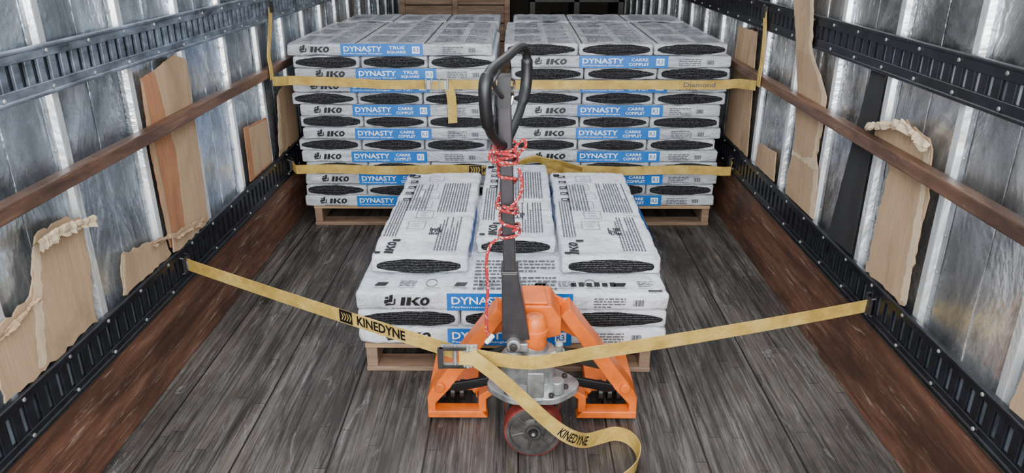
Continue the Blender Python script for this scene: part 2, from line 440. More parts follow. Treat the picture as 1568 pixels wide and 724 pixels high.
# tall bent sheet hanging over the upper track, tucked behind the rail
def bent_sheet(name,x,s,rows,offs,seed):
    w=MB(); rnd=random.Random(seed); R_=[]
    for i in range(len(rows)-1):
        a,b=rows[i],rows[i+1]; m=max(1,int(abs(b[0]-a[0])/.02))
        for j in range(m):
            t=j/m; R_.append(tuple(a[q]+(b[q]-a[q])*t for q in range(3)))
    R_.append(rows[-1])
    def off(z):
        for i in range(len(offs)-1):
            if offs[i][0]<=z<=offs[i+1][0]:
                t=(z-offs[i][0])/(offs[i+1][0]-offs[i][0]); return offs[i][1]*(1-t)+offs[i+1][1]*t
        return offs[-1][1]
    vs=[]; n=8
    for z,ya,yb in R_:
        ya+=rnd.uniform(-.006,.006); yb+=rnd.uniform(-.004,.004)
        for side in(0,.005):
            for i in range(n+1): vs.append((x+s*(off(z)+side),ya+(yb-ya)*i/n,z))
    W_=2*(n+1); fs=[]; fl=[]
    for r in range(len(R_)-1):
        o=r*W_; p=o+W_
        for i in range(n):
            fs.append((o+i,o+i+1,p+i+1,p+i))
            (fl if i==0 else fs).append((o+n+1+i,p+n+1+i,p+n+2+i,o+n+2+i))
        fs+=[(o,p,p+n+1,o+n+1),(o+n,o+2*n+1,p+2*n+1,p+n)]
    fs+=[tuple([i for i in range(n+1)]+[2*n+1-i for i in range(n+1)]),tuple([(len(R_)-1)*W_+i for i in range(n+1)]+[(len(R_)-1)*W_+2*n+1-i for i in range(n+1)])]
    w.add(vs,fs,'card'); w.add(vs,fl,'cardl')
    pts=jag([(2.73,.645),(2.80,.685),(2.92,.655),(3.02,.655),(3.03,.635),(2.9,.64)],.014,.004,3)
    w.prism([(x+s*(offs[0][1]+.0052),a,b) for a,b in pts],(s*.001,0,0),'cardl')
    return w.obj(name)
bent_sheet('cardboard_sheet',XR,-1,[(.46,2.72,3.04),(.55,2.73,3.05),(.63,2.74,3.03),(.70,2.78,3.02),(.86,2.77,3.07),(.93,2.77,3.08),(1.0,2.84,3.09),(1.08,2.93,3.10),(1.2,2.96,3.16),(1.36,3.02,3.27)],
   [(.3,.0235),(.92,.0235),(1.06,.045),(1.4,.052)],21)
C('torn_cardboard_panel',*R,[(1.98,.46),(2.24,.46),(2.22,.82),(2.36,.87),(2.35,.91),(2.17,.975),(2.02,.95),(1.98,.8)],'card',seed=12,amp=.006,off=.0245,
     torn=[[(1.97,.47),(2.005,.47),(2.02,.80),(2.05,.93),(2.02,.94),(1.985,.7)]],curls=[([(1.99,.945),(2.15,.975),(2.37,.915)],.055,1.1)])
C('black_board_strip',*R,[(2.37,.46),(2.57,.46),(2.46,1.08),(2.365,1.08)],'board',seed=13,amp=.001,off=.0205)
C('cardboard_sheet',*R,[(3.20,.46),(3.48,.46),(3.46,.57),(3.22,.59)],'card',seed=14,amp=.002)
C('cardboard_sheet',*R,[(3.62,.46),(4.05,.46),(4.02,1.05),(3.70,1.06)],'card',seed=15,amp=.003)
C('cardboard_sheet',*R,[(1.25,.46),(1.47,.46),(1.45,.6),(1.25,.62)],'card',seed=16,amp=.003)

# ------------------------------------------------------------------ pallets
def pallet(mb,x0,x1,y0,y1,h,k,kd):
    t=.018
    for i in range(3):
        xc=x0+.022+(x1-x0-.044)*i/2
        mb.box(xc-.02,xc+.02,y0+.004,y1-.004,t,h-t,kd)
    n=7; w=.095
    for i in range(n):
        y=y0+(y1-y0-w)*i/(n-1); mb.box(x0,x1,y,y+w,h-t,h,k if i%2==0 else kd)
    for i in range(4):
        y=y0+(y1-y0-w)*i/3; mb.box(x0,x1,y,y+w,0,t,kd)

# ------------------------------------------------------------------ shingle bundles
def axis(h,r,m):
    inner=[-h+r+(2*(h-r))*i/m for i in range(m+1)]
    return [-h,-h+.3*r]+inner+[h-.3*r,h]
def bundle(mb,x0,x1,y0,y1,z0,z1,k,r=.012,m=(4,4,1),amp=.004,seed=0,ktop=None):
    c=V(((x0+x1)/2,(y0+y1)/2,(z0+z1)/2)); h=V(((x1-x0)/2,(y1-y0)/2,(z1-z0)/2))
    A=[axis(h[i],r,m[i]) for i in range(3)]; N=[len(a) for a in A]; idx={}; vs=[]
    def P(i,j,l):
        q=(i,j,l)
        if q in idx: return idx[q]
        p=V((A[0][i],A[1][j],A[2][l])); cl=V([max(-(h[t]-r),min(h[t]-r,p[t])) for t in range(3)])
        d=p-cl
        if d.length>1e-9: d.normalize(); p=cl+d*r
        w=c+p
        nn=noise.noise(w*7+V((seed,0,0)))*amp+noise.noise(w*22+V((seed,0,0)))*amp*.5
        nn+=(1-abs(noise.noise(V((w.x*16,w.y*9+w.x*8,w.z*20+seed))))*4)*amp*.22
        if d.length>1e-9: p=p-d*abs(nn)
        idx[q]=len(vs); vs.append(c+p); return idx[q]
    fs=[]; ft=[]
    for ax in range(3):
        a,b=[t for t in range(3) if t!=ax]
        for side in(0,N[ax]-1):
            for i in range(N[a]-1):
                for j in range(N[b]-1):
                    q=[]
                    for di,dj in((0,0),(1,0),(1,1),(0,1)):
                        t=[0,0,0]; t[ax]=side;t[a]=i+di;t[b]=j+dj; q.append(P(*t))
                    (ft if (ktop and ax==2 and side) else fs).append(tuple(q))
    o=len(mb.v); mb.add(vs,fs,k)
    if ft:
        i=mb.mi(ktop)
        for q in ft: mb.f.append(tuple(o+t for t in q)); mb.m.append(i)
def oval(mb,xc,y,zc,w,h,seed):
    rnd=random.Random(seed); n=40; vs=[(xc,y-.006,zc)]
    p=rnd.uniform(.5,.75); sk=rnd.uniform(-.22,.22); tp=rnd.uniform(.15,.4)
    for rr,dy in((.6,-.005),(1,0)):
        for i in range(n):
            a=2*math.pi*i/n; c,s=math.cos(a),math.sin(a)
            X=math.copysign(abs(c)**.75,c); Z=math.copysign(abs(s)**p,s)
            Z*=1-tp*abs(X)**1.5+sk*X; j=1+rnd.uniform(-.06,.06)
            if Z<0: Z*=.92
            vs.append((xc+X*w/2*rr,y+dy,zc+Z*h/2*rr*j))
    fs=[(0,1+i,1+(i+1)%n) for i in range(n)]+[(1+i,1+n+i,1+n+(i+1)%n,1+(i+1)%n) for i in range(n)]
    mb.add(vs,fs,'shingle')
def emblem(mb,o,h):
    o=V(o)
    for (a,b,w,t) in((.1,.0,.45,.2),(.0,.2,.3,.35),(.25,.3,.45,.3),(.1,.62,.3,.2),(.45,.6,.3,.4),(.78,.1,.16,.55),(.55,.05,.3,.14)):
        quad(mb,o+V((a*h,-.0001*a,b*h)),(1,0,.15),(0.1,0,1),w*h,t*h,'black')
U=(1,0,0);W=(0,0,1)
def label_long(mb,x0,x1,y,z0,z1,seed=0,sub='TRUE SQUARE',xo=0,wk=1):
    L=x1-x0; h=z1-z0; y=y-.0015; rnd=random.Random(seed); j=rnd.uniform(-.015,.035)*wk+xo
    emblem(mb,(x0+.075*L+j,y,z0+h*.28),h*.60)
    poly_logo(mb,(x0+.126*L+j,y,z0+h*.30),U,W,.092*L,h*.46,'black')
    quad(mb,(x0+.275*L+j,y,z0+h*.03),U,W,.40*L,h*.96,'blue')
    put_text(mb,'DYNASTY',(x0+.29*L+j,y-.001,z0+h*.38),U,W,h*.42,'white',w=.185*L,bold=.015)
    put_text(mb,'Performance Shingles',(x0+.29*L+j,y-.001,z0+h*.14),U,W,h*.15,'white',w=.185*L)
    a,b=sub.split()
    put_text(mb,a,(x0+.51*L+j,y-.001,z0+h*.56),U,W,h*.24,'white',w=.075*L,bold=.01)
    put_text(mb,b,(x0+.50*L+j,y-.001,z0+h*.2),U,W,h*.24,'white',w=.09*L,bold=.01)
    quad(mb,(x0+.622*L+j,y-.0006,z0+h*.22),U,W,.036*L,h*.56,'white')
    put_text(mb,'R3',(x0+.627*L+j,y-.001,z0+h*.32),U,W,h*.36,'blue',w=.026*L,bold=.02)
    lines(mb,(x0+.10*L+j,y,z0+h*.12),U,W,.13*L,h*.09,1,'grey',seed=seed)
    lines(mb,(x0+.76*L,y,z0+h*.22),U,W,.10*L,h*.6,4,'grey',seed=seed+5)
    for i in range(9): quad(mb,(x0+.885*L+i*.004,y,z0+h*.3),U,W,.0015+.001*(i%3),h*.35,'grey')

def big_stack(name,x0,x1,y0,y1,pat,subs,rs=0,xo=0):
    e=empty(name); H=.115; t=.0622
    p=MB(); pallet(p,x0+.05,x1-.03,y0+.02,y1-.02,H,'pallet','palletd'); p.obj('pallet',e,bevel=.002,seg=1)
    mb=MB(); rnd=random.Random(int(abs(x0)*100)+rs)
    n=len(pat)
    for i in range(n):
        k=pat[n-1-i]; z0=H+i*t; z1=z0+t+.0005; j=rnd.uniform(-.018,.018); jy=rnd.uniform(0,.020)
        spread=.02*max(0,(i-7)/7)
        a=x0+j-spread+.02; b=x1+j+spread-.02
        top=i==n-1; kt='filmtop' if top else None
        if k=='L':
            for q in range(3):
                d=(y1-y0)/3
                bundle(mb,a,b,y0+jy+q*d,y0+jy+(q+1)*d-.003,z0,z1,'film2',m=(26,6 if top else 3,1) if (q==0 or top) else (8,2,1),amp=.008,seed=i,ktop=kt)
            label_long(mb,a,b,y0+jy,z0,z1,seed=i*3+int(x0*10),sub=subs[i%2],xo=xo)
        else:
            w=(b-a)/3
            for q in range(3):
                jj=rnd.uniform(0,.014)
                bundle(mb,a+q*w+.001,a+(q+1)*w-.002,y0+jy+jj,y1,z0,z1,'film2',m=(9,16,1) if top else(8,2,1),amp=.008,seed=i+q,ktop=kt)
                oval(mb,a+(q+.5)*w,y0+jy+jj-.001,z0+t*.5,w*.90,t*.92,seed=i*7+q+rs)
    mb.obj('shingle_bundles',e,smooth=True,ang=60)
    z=H+n*t+.0015; d=MB(); w=(x1-x0)/3
    for q in range(3):
        for r in range(3):
            if y0+.10+r*.32+.24>y1: continue
            lines(d,(x0+.04+q*w,y0+.10+r*.32,z),U,(0,1,0),w*.36,.24,10,'grey',seed=q+r*3,fill=.4)
            lines(d,(x0+.06+q*w+w*.4,y0+.06+r*.32,z),U,(0,1,0),w*.3,.28,8,'lgrey',seed=q+r*3+50,fill=.5)
        if q: d.box(x0+q*w-.002,x0+q*w+.003,y0+.02,y1-.02,z-.001,z+.0005,'black')
    d.obj('film_print',e)
    return e
big_stack('shingle_pallet_stack',-1.175,-.125,3.81,4.86,'LELLELELELELEL',('CARRE COMPLET','TRUE SQUARE'))
big_stack('shingle_pallet_stack',-.062,1.085,3.82,4.87,'ELELELELELELEL',('CARRE COMPLET','CARRE COMPLET'),xo=.04)
big_stack('shingle_pallet_stack',-1.15,-.12,4.90,5.40,'ELELELELELELEL',('CARRE COMPLET','TRUE SQUARE'),5)
big_stack('shingle_pallet_stack',-.05,1.06,4.91,5.40,'ELELELELELELEL',('CARRE COMPLET','TRUE SQUARE'),6)

# ---- front low stack
e=empty('shingle_pallet_stack')
p=MB(); pallet(p,-.555,.486,2.34,3.40,.115,'pallet','palletd')
p.obj('pallet',e,bevel=.002,seg=1)
mb=MB(); t=.07; x0,x1=-.575,.535; y0=2.33
for i,k in enumerate('LEL'):
    z0=.115+i*t; z1=z0+t+.0005
    if k=='L':
        for q in range(3): bundle(mb,x0,x1,y0+q*.355,y0+(q+1)*.355-.003,z0,z1,'film',r=.016,m=(44,14,2),amp=.008,seed=i)
        label_long(mb,x0,x1,y0,z0,z1,seed=i,xo=.01,wk=.3)
    else:
        w=(x1-x0)/3
        for q in range(3):
            bundle(mb,x0+q*w,x0+(q+1)*w-.003,y0+.006,y0+1.06,z0,z1,'film',r=.016,m=(12,10,2),amp=.006,seed=i+q)
            oval(mb,x0+(q+.5)*w,y0+.005,z0+t*.5,w*.90,t*.84,seed=q+40)
mb.obj('shingle_bundles',e,smooth=True,ang=60)
tops=[(-.549,-.183,2.485,3.555),(-.168,.150,2.67,3.70),(.158,.529,2.485,3.56)]
mb=MB(); z0=.3255; z1=z0+.07
for i,(a,b,c,d) in enumerate(tops):
    bundle(mb,a,b,c,d,z0,z1,'film',r=.018,m=(28,80,3),amp=.010,seed=60+i)
    oval(mb,(a+b)/2,c-.001,z0+.033,(b-a)*.85,.058,seed=80+i)
mb.obj('loose_shingle_bundles',e,smooth=True,ang=60)
d=MB(); z=z1+.0012
Yv=(0,1,0); nX=(-1,0,0)
for i,(a,b,c,dd) in enumerate(tops):
    w=b-a
    poly_logo(d,(a+.085 if i!=2 else a+.07,c+.03,z),Yv,nX,.11,.035,'black')
    quad(d,(a+.095,c+.15,z),Yv,nX,.02,.03,'black')
    for ii in range(7):
        for jj in range(7):
            if random.random()<.6: quad(d,(b-.17+ii*.007,c+.22+jj*.011,z),U,Yv,.006,.010,'black')
    lines(d,(b-.05,c+.06,z),Yv,nX,.36,.09,8,'grey',seed=i,fill=.5)
    lines(d,(a+.07,c+.20,z),Yv,nX,.42,.055,5,'grey',seed=i+9,fill=.5)
    lines(d,(b-.04,c+.48,z),Yv,nX,.40,.13,11,'grey',seed=i+19,fill=.5)
    lines(d,(a+.15,c+.50,z),Yv,nX,.36,.09,7,'grey',seed=i+29,fill=.45)
    for q in range(5):
        yy=c+.62+q*.085
        quad(d,(a+.03,yy,z),U,Yv,.05,.004,'black'); quad(d,(a+.035,yy+.012,z),U,Yv,.036,.03,'black'); quad(d,(a+.04,yy+.018,z+.0004),U,Yv,.02,.008,'white')
    for q in range(6):
        yy=c+.28+q*.125; xx=a+.10+.02*(q%2)
        for (u0,v0,u1,v1) in((0,0,0,.085),(.07,0,.07,.085),(0,0,.07,0),(0,.085,.07,.085),(.02,.03,.05,.03),(.02,.06,.05,.06)):
            quad(d,(xx+u0,yy+v0,z+.0002),U,Yv,max(.002,u1-u0),max(.003,v1-v0),'grey')
    quad(d,(a+.014,dd-.09,z),U,Yv,.03,.04,'black')
    quad(d,(a+.015,c+.03,z),U,Yv,.022,.02,'black')
for (xx,ya,yb) in((-.183,2.62,3.1),(.150,2.9,3.45),(.529,2.7,3.2)):
    quad(d,(xx+.0015,ya,z0+.008),Yv,W,yb-ya,.05,'blue')
z=.115+3*.07+.0015
for q in range(11):
    xx=-.52+q*.095
    quad(d,(xx,2.37,z),U,Yv,.055,.003,'grey')
    if q%3==0: quad(d,(xx+.005,2.385,z),(1,.0,0),(.35,1,0),.04,.03,'black')
    elif q%3==1: lines(d,(xx,2.385,z),U,Yv,.06,.05,4,'grey',seed=q)
    else: d.tube([(xx+.02+.02*math.cos(t_*.5),2.41+.03*math.sin(t_*.5),z) for t_ in range(13)],.0012,'black',n=4)
lines(d,(-.16,2.36,z),U,Yv,.30,.27,9,'grey',seed=77,fill=.45)
for q in range(6): quad(d,(.19+q*.028,2.385,z),U,Yv,.02,.03+.004*(q%2),'black')
quad(d,(.46,2.345,z),U,Yv,.05,.012,'black')
d.obj('film_print',e)

# ------------------------------------------------------------------ background cargo
w=MB()
for i in range(6): w.box(-1.08,-.08,7.0,7.03,.12+i*.16,.12+i*.16+.15,'palletd')
for x in(-1.08,-.6,-.13): w.box(x,x+.05,6.97,7.0,.1,1.08,'palletd')
w.box(-1.08,-.08,7.03,8.0,.1,1.07,'dark'); w.box(-1.08,-.08,6.99,8.0,0,.1,'palletd')
w.obj('wooden_crate',bevel=.004)
w=MB()
w.box(.10,.95,7.0,7.04,0,.10,'palletd')
for x in(.10,.5,.90): w.box(x,x+.05,7.0,7.8,0,1.0,'iron')
for z in(.3,.62,.94): w.box(.1,.95,7.0,7.8,z,z+.03,'iron')
for i in range(5): w.box(.16+i*.15,.27+i*.15,7.1,7.6,.33,.33+.12+.05*(i%3),('dark','palletd','board')[i%3]); w.box(.16+i*.15,.28+i*.15,7.1,7.6,.65,.65+.1+.05*(i%2),('palletd','board')[i%2])
for i in range(4): w.box(.16+i*.19,.30+i*.19,7.1,7.6,.97,.97+.10+.03*(i%2),('board','cardr')[i%2])
w.obj('storage_rack',bevel=.003)

# ------------------------------------------------------------------ pallet jack
CX=.048; J=empty('pallet_jack')
f=MB()
for s in(-1,1):
    a,b=sorted((CX+s*.3425,CX+s*.1825))
    f.box(a,b,2.10,3.28,.079,.087,'orange'); f.box(a,a+.006,2.12,3.28,.035,.083,'orange'); f.box(b-.006,b,2.12,3.28,.035,.083,'orange')
    f.prism([(a,3.28,.087),(b,3.28,.087),(b-.04,3.36,.07),(a+.04,3.36,.07)],(0,0,-.008),'orange')
    f.cyl((a+.04,3.12,.042),(b-.04,3.12,.042),.040,'tyre')
    f.cyl((a+.02,2.16,.055),(b-.02,2.16,.055),.022,'iron')
    for q in range(3): f.cyl((a+.040+q*.030,2.13,.062),(a+.056+q*.030,2.13,.062),.035,'rubber')
    f.box(a+.05,a+.06,2.2,3.1,.04,.05,'iron')
f.obj('forks',J,bevel=.002)
f=MB()
def P2(lst,y,d,k): f.prism([(CX+a,y,b) for a,b in lst],(0,d,0),k)
for s in(-1,1):
    P2([(s*.343,.018),(s*.343,.085),(s*.330,.115),(s*.115,.415),(s*.085,.385),(s*.268,.120),(s*.317,.062),(s*.317,.018)],2.045,.085,'orange')
    P2([(s*.343,.010),(s*.343,.036),(s*.165,.036),(s*.145,.010)],2.04,.05,'orange')
    P2([(s*.176,.030),(s*.150,.030),(s*.150,.080),(s*.105,.115),(s*.115,.132),(s*.176,.092)],2.045,.05,'orange')
    f.prism([(CX+s*.055,2.115,.435),(CX+s*.11,2.115,.405),(CX+s*.22,2.12,.26),(CX+s*.20,2.13,.235),(CX+s*.06,2.12,.31)],(0,.010,0),'orange')
    f.cyl((CX+s*.30,2.03,.13),(CX+s*.30,2.06,.13),.017,'orange')
    f.prism([(CX+s*.11,2.03,.150),(CX+s*.24,2.05,.105),(CX+s*.30,2.05,.115),(CX+s*.30,2.05,.130),(CX+s*.22,2.04,.15),(CX+s*.11,2.03,.180)],(0,.015,0),'rubber')
    f.prism([(CX+s*.08,2.10,.20),(CX+s*.26,2.10,.15),(CX+s*.26,2.10,.175),(CX+s*.08,2.10,.25)],(0,.015,0),'iron')
f.tube(catmull([(CX-.20,2.12,.07),(CX-.13,2.13,.10),(CX,2.14,.115),(CX+.13,2.13,.10),(CX+.20,2.12,.07)],6),.018,'orange')
f.prism([(CX-.085,2.0,.40),(CX-.055,2.0,.445),(CX+.055,2.0,.445),(CX+.085,2.0,.40),(CX+.085,2.0,.345),(CX+.05,2.0,.335),(CX-.05,2.0,.335),(CX-.085,2.0,.345)],(0,.145,0),'orange')
f.prism([(CX-.045,2.01,.446),(CX+.045,2.01,.446),(CX+.035,2.13,.446),(CX-.035,2.13,.446)],(0,0,.008),'orange')
f.obj('chassis_frame',J,bevel=.007,seg=3)
f=MB()
f.lathe((CX+.003,1.945,0),(0,0,1),[(.325,0),(.325,.030),(.335,.036),(.385,.036),(.388,.041),(.400,.041),(.404,.036),(.43,.034),(.442,.026),(.446,0)],'orange')
f.lathe((CX,1.95,0),(0,0,1),[(.30,.016),(.36,.016)],'chrome')
f.obj('ram_cap',J,smooth=True)
f=MB(); PY=1.95
pts=[]
for i in range(60):
    a=2*math.pi*i/60; r=.118+.017*math.cos(2*a)+.004*math.cos(6*a); pts.append((CX+r*math.cos(a)*1.02,PY+r*math.sin(a)*.9,.186))
f.prism(pts,(0,0,.022),'steel')
f.lathe((CX,PY,0),(0,0,1),[(.205,.095),(.225,.085),(.235,.066),(.30,.064),(.308,.070),(.325,.068),(.33,.045),(.35,.04),(.352,0)],'steel',32)
f.lathe((CX-.065,PY-.03,0),(0,0,1),[(.20,.035),(.33,.032),(.345,.02),(.345,0)],'steel',20)
f.cyl((CX+.07,PY-.05,.208),(CX+.07,PY-.05,.25),.022,'steel',n=16)
f.box(CX-.02,CX+.03,PY-.095,PY-.05,.215,.30,'steel')
for a in(-100,-60,-140,-20,20,160):
    ca,sa=math.cos(math.radians(a)),math.sin(math.radians(a))
    f.cyl((CX+.105*ca,PY+.09*sa,.208),(CX+.105*ca,PY+.09*sa,.22),.009,'iron',n=6)
f.cyl((CX+.09,PY-.03,.34),(CX+.045,PY-.05,.33),.012,'steel',n=12)
f.cyl((CX+.075,PY-.04,.30),(CX+.075,PY-.04,.37),.012,'steel',n=12)
f.obj('hydraulic_pump',J,bevel=.003,smooth=True)
f=MB(); WR=.0905
for yc in(1.885,2.015):
    f.lathe((CX,yc,WR),(0,-1,0),[(-.026,.0),(-.026,WR-.008),(-.022,WR-.001),(.022,WR-.001),(.026,WR-.003),(.027,WR-.007)],'tyre',56)
    f.lathe((CX,yc,WR),(0,-1,0),[(.027,WR-.007),(.0275,WR-.010),(.0275,WR-.017),(.018,WR-.021),(.016,.040),(.020,.034),(.022,.024),(.030,.022),(.030,0)],'whl',56)
    for q in range(6):
        a=q*math.pi/3+.3; d=V((math.cos(a),0,math.sin(a))); c=V((CX,yc-.017,WR))
        f.cyl(c+d*.03,c+d*.068,.005,'whl',r1=.004,n=6)
    f.lathe((CX,yc,WR),(0,-1,0),[(.030,.015),(.037,.014),(.037,0)],'rubber',16)
    f.lathe((CX,yc,WR),(0,-1,0),[(.037,.006),(.040,.006),(.040,0)],'steel',6)
f.cyl((CX,1.86,WR),(CX,2.05,WR),.010,'iron')
f.box(CX-.03,CX+.03,1.915,1.985,.08,.186,'iron')
f.box(CX-.06,CX+.06,1.90,2.0,.165,.187,'iron')
f.obj('steer_wheels',J,smooth=True)
# handle
f=MB()
def shaft_pt(z): t=(z-.38)/(1.15-.38); return V((-.017-.022*t,1.935,z))
def taper(z0,z1,wx0,wx1,wy,k,ox0=0,ox1=0):
    a=shaft_pt(z0);b=shaft_pt(z1); vs=[]
    for p,w,o in((a,wx0,ox0),(b,wx1,ox1)):
        for sx,sy in((-1,-1),(1,-1),(1,1),(-1,1)): vs.append((p.x+o+sx*w/2,p.y+sy*wy/2,p.z))
    f.add(vs,[(3,2,1,0),(4,5,6,7),(0,1,5,4),(1,2,6,5),(2,3,7,6),(3,0,4,7)],k)
taper(.385,.60,.082,.046,.07,'shaft',.012,.0)
taper(.56,1.13,.036,.036,.05,'shaft')
taper(.60,.607,.05,.05,.078,'shaft')
f.obj('handle_shaft',J,bevel=.004)
f=MB()
f.cyl((-.012,1.88,.375),(-.012,1.99,.375),.020,'steel'); f.box(-.03,.03,1.90,1.97,.345,.372,'steel')
for q in(1.868,1.99): f.cyl((-.012,q,.375),(-.012,q+.012,.375),.013,'iron',n=6)
f.obj('handle_hinge',J,bevel=.003)
f=MB()
lp=catmull([(-.036,1.925,.965),(-.056,1.87,.99),(-.074,1.815,1.04),(-.081,1.795,1.11),(-.079,1.80,1.160),(-.064,1.835,1.183),(-.034,1.92,1.195),(-.004,2.03,1.205),(.016,2.075,1.200),(.023,2.092,1.165),(.020,2.085,1.09),(.003,2.04,1.03),(-.018,1.98,.99),(-.036,1.935,.965)],8)
rad=[]
for p in lp:
    g=(1.04<p.z<1.17 and (p.y<1.82 or p.y>2.06)); rad.append(.0165 if g else .0125)
f.tube(lp,rad,'rubber',n=12)
f.box(-.054,-.020,1.905,1.965,1.07,1.15,'rubber')
f.tube(catmull([(-.042,1.90,1.10),(-.055,1.87,1.12),(-.062,1.85,1.15),(-.050,1.86,1.17)],5),.006,'shaft',n=8)
f.cyl((-.060,1.93,1.11),(-.012,1.93,1.11),.012,'iron',n=12)
f.tube(catmull([(-.038,1.965,1.02),(-.020,2.0,1.06),(-.012,2.0,1.12),(-.025,1.96,1.135)],5),.004,'chrome',n=8)
f.obj('handle_grip',J,smooth=True)

# ------------------------------------------------------------------ rope
f=MB()
def helix(z0,z1,turns,r,ph=0,tilt=.0):
    out=[]; n=int(turns*20)
    for i in range(n+1):
        t=i/n; a=ph+2*math.pi*turns*t; z=z0+(z1-z0)*t; c=shaft_pt(z)
        rr=r+.003*math.sin(a*1.3+z*50)
        cx,cy=math.cos(a),math.sin(a)
        out.append(V((c.x+rr*math.copysign(abs(cx)**.7,cx),c.y+(rr+.007)*math.copysign(abs(cy)**.7,cy),z+tilt*cx)))
    return out
RR=.0046
for h in (helix(.968,.905,3.5,.026,0,.006),helix(.905,.800,1.1,.025,math.pi,.012),helix(.800,.775,1.8,.028,math.pi*1.4,-.008),helix(.775,.73,.8,.026,math.pi*.4),helix(.725,.70,1.6,.029,math.pi*1.6,.010),helix(.915,.955,1.8,.034,1.2,-.012)):
    f.tube(h,RR,'rope',8)
f.tube(catmull([(.002,1.885,.915),(.010,1.88,.87),(.0,1.882,.83),(-.03,1.885,.795)],6),RR,'rope',8)
f.tube(catmull([(-.055,1.895,.71),(-.078,1.885,.69),(-.088,1.88,.64),(-.085,1.88,.56),(-.090,1.875,.48),(-.086,1.87,.42),(-.078,1.868,.40)],8),RR,'rope',8)
f.tube(catmull([(.0,1.89,.955),(.018,1.875,.975),(.016,1.87,.995),(.0,1.875,.985),(-.01,1.88,.96)],6),RR,'rope',8)
f.tube(catmull([(-.06,1.88,.93),(-.075,1.87,.945),(-.07,1.868,.965),(-.05,1.88,.955)],6),RR,'rope',8)
f.cyl((-.09,1.87,.395),(-.072,1.865,.42),.007,'white')
f.obj('red_tie_rope',smooth=True)

# ------------------------------------------------------------------ straps
def seg(a,b,n=20,sag=0):
    a=V(a);b=V(b); return [a.lerp(b,i/n)-V((0,0,sag*4*(i/n)*(1-i/n))) for i in range(n+1)]
def fitting(f,p,s):
    x,y,z=p
    f.box(x-.006,x+.006,y-.020,y+.020,z-.026,z+.026,'iron')
    f.box(x+s*.002-.003,x+s*.002+.008,y-.012,y+.012,z-.016,z+.016,'steel')
    for q in(1,-1): f.tube(catmull([(x,y-.02,z+q*.028),(x-s*.015,y-.02,z+q*.034),(x-s*.015,y+.02,z+q*.034),(x,y+.02,z+q*.028)],4),.004,'iron',8)
Zd=(0,0,1)
def strap_print(f,s,a,b,t0,h,w):
    a=V(a);b=V(b); u=(b-a).normalized(); n=u.cross(V(Zd))
    if n.y>0: n=-n
    v=V(Zd); o=a.lerp(b,t0)+n*.0035-v*h/2
    put_text(f,s,o,u,v,h,'black',w=w,bold=.03)
    return o,u,v
def ribbon_text(f,s,path,wd,s0,w,h,side,k='black',flip=1):
    P=[V(p) for p in path]; D=[0]
    for i in range(1,len(P)): D.append(D[-1]+(P[i]-P[i-1]).length)
    vs,fs,asp=text_geo(s,.02,0); out=[]
    for a,b in vs:
        q=s0+a*w; i=max(1,next((j for j in range(1,len(D)) if D[j]>=q),len(D)-1)); t=(q-D[i-1])/(D[i]-D[i-1])
        p=P[i-1].lerp(P[i],t); wdir=V(wd[i-1]).lerp(V(wd[i]),t).normalized(); tg=(P[i]-P[i-1]).normalized()
        n=tg.cross(wdir).normalized()*side
        out.append(p+wdir*flip*(b-.5)*h+n*.0032)
    f.add(out,fs,k)
f=MB()
A=(-1.228,2.49,.362);B=(-.185,1.838,.384)
f.ribbon(seg(A,B,20,.004),[Zd]*21,.046,'strap')
o,u,v=strap_print(f,'KINEDYNE',A,B,.700,.032,.195)
bk=o-u*.075
f.prism([bk-v*.006,bk+u*.055-v*.006,bk+u*.055+v*.038,bk+v*.038],(0,-.0005,0),'black')
for q in range(4):
    c=bk+u*(.008+q*.011)+V((0,-.0012,0)); f.add([c+v*.003,c+u*.004+v*.003,c+u*.011+v*.016,c+u*.004+v*.029,c+v*.029,c+u*.007+v*.016],[(0,1,2,3,4,5)],'strap')
path=[(-.15,1.832,.378),(-.06,1.835,.360),(.0,1.838,.349),(.06,1.84,.347),(.12,1.85,.352),(.20,1.872,.357)]
cp=catmull(path,6); cp+=seg(cp[-1],(1.138,2.155,.373),20,.006)[1:]
f.ribbon(cp,[(0,-.08,1)]*len(cp),.046,'strap')
fitting(f,(-1.225,2.49,.362),1); fitting(f,(1.135,2.155,.376),-1)
bm=Matrix.Translation((-.165,1.822,.382))
f.box(-.05,.05,-.004,.0,-.034,-.026,'steel',bm); f.box(-.05,.05,-.004,.0,.026,.034,'steel',bm)
for q in(-.048,-.012,.024,.046): f.cyl(bm@V((q,-.008,-.036)),bm@V((q,-.008,.036)),.0055,'steel',n=12)
f.box(-.055,.02,-.022,-.014,-.032,-.026,'iron',bm); f.box(-.055,.02,-.022,-.014,.026,.032,'iron',bm)
f.box(-.06,-.045,-.024,-.012,-.032,.032,'iron',bm)
for q in range(8):
    a=q*math.pi/4
    for zz in(-.028,.022): f.cyl(bm@V((.024+.012*math.cos(a),-.010+.012*math.sin(a),zz)),bm@V((.024+.012*math.cos(a),-.010+.012*math.sin(a),zz+.005)),.004,'steel',n=8)
f.box(.0,.05,-.016,-.006,-.024,.024,'strap',bm)
tp=[(-.135,1.812,.386),(-.06,1.79,.335),(.02,1.775,.262),(.09,1.78,.185),(.15,1.81,.115),(.205,1.86,.060),(.26,1.91,.036),(.31,1.935,.030),(.35,1.915,.029),(.37,1.86,.028),(.355,1.79,.027),(.31,1.73,.026),(.25,1.69,.026)]
wd=[(.25,-.1,1),(.5,-.2,.9),(.6,-.25,.8),(.6,-.2,.8),(.5,.1,.85),(.3,.3,.95),(.1,.2,1),(.0,.1,1),(.1,.1,1),(.15,0,1),(.1,-.1,1),(.0,-.1,1),(.0,-.1,1)]
tpc=catmull(tp,6); wdc=[V(w).normalized() for w in catmull(wd,6)]
f.ribbon(tpc,wdc,.048,'strap')
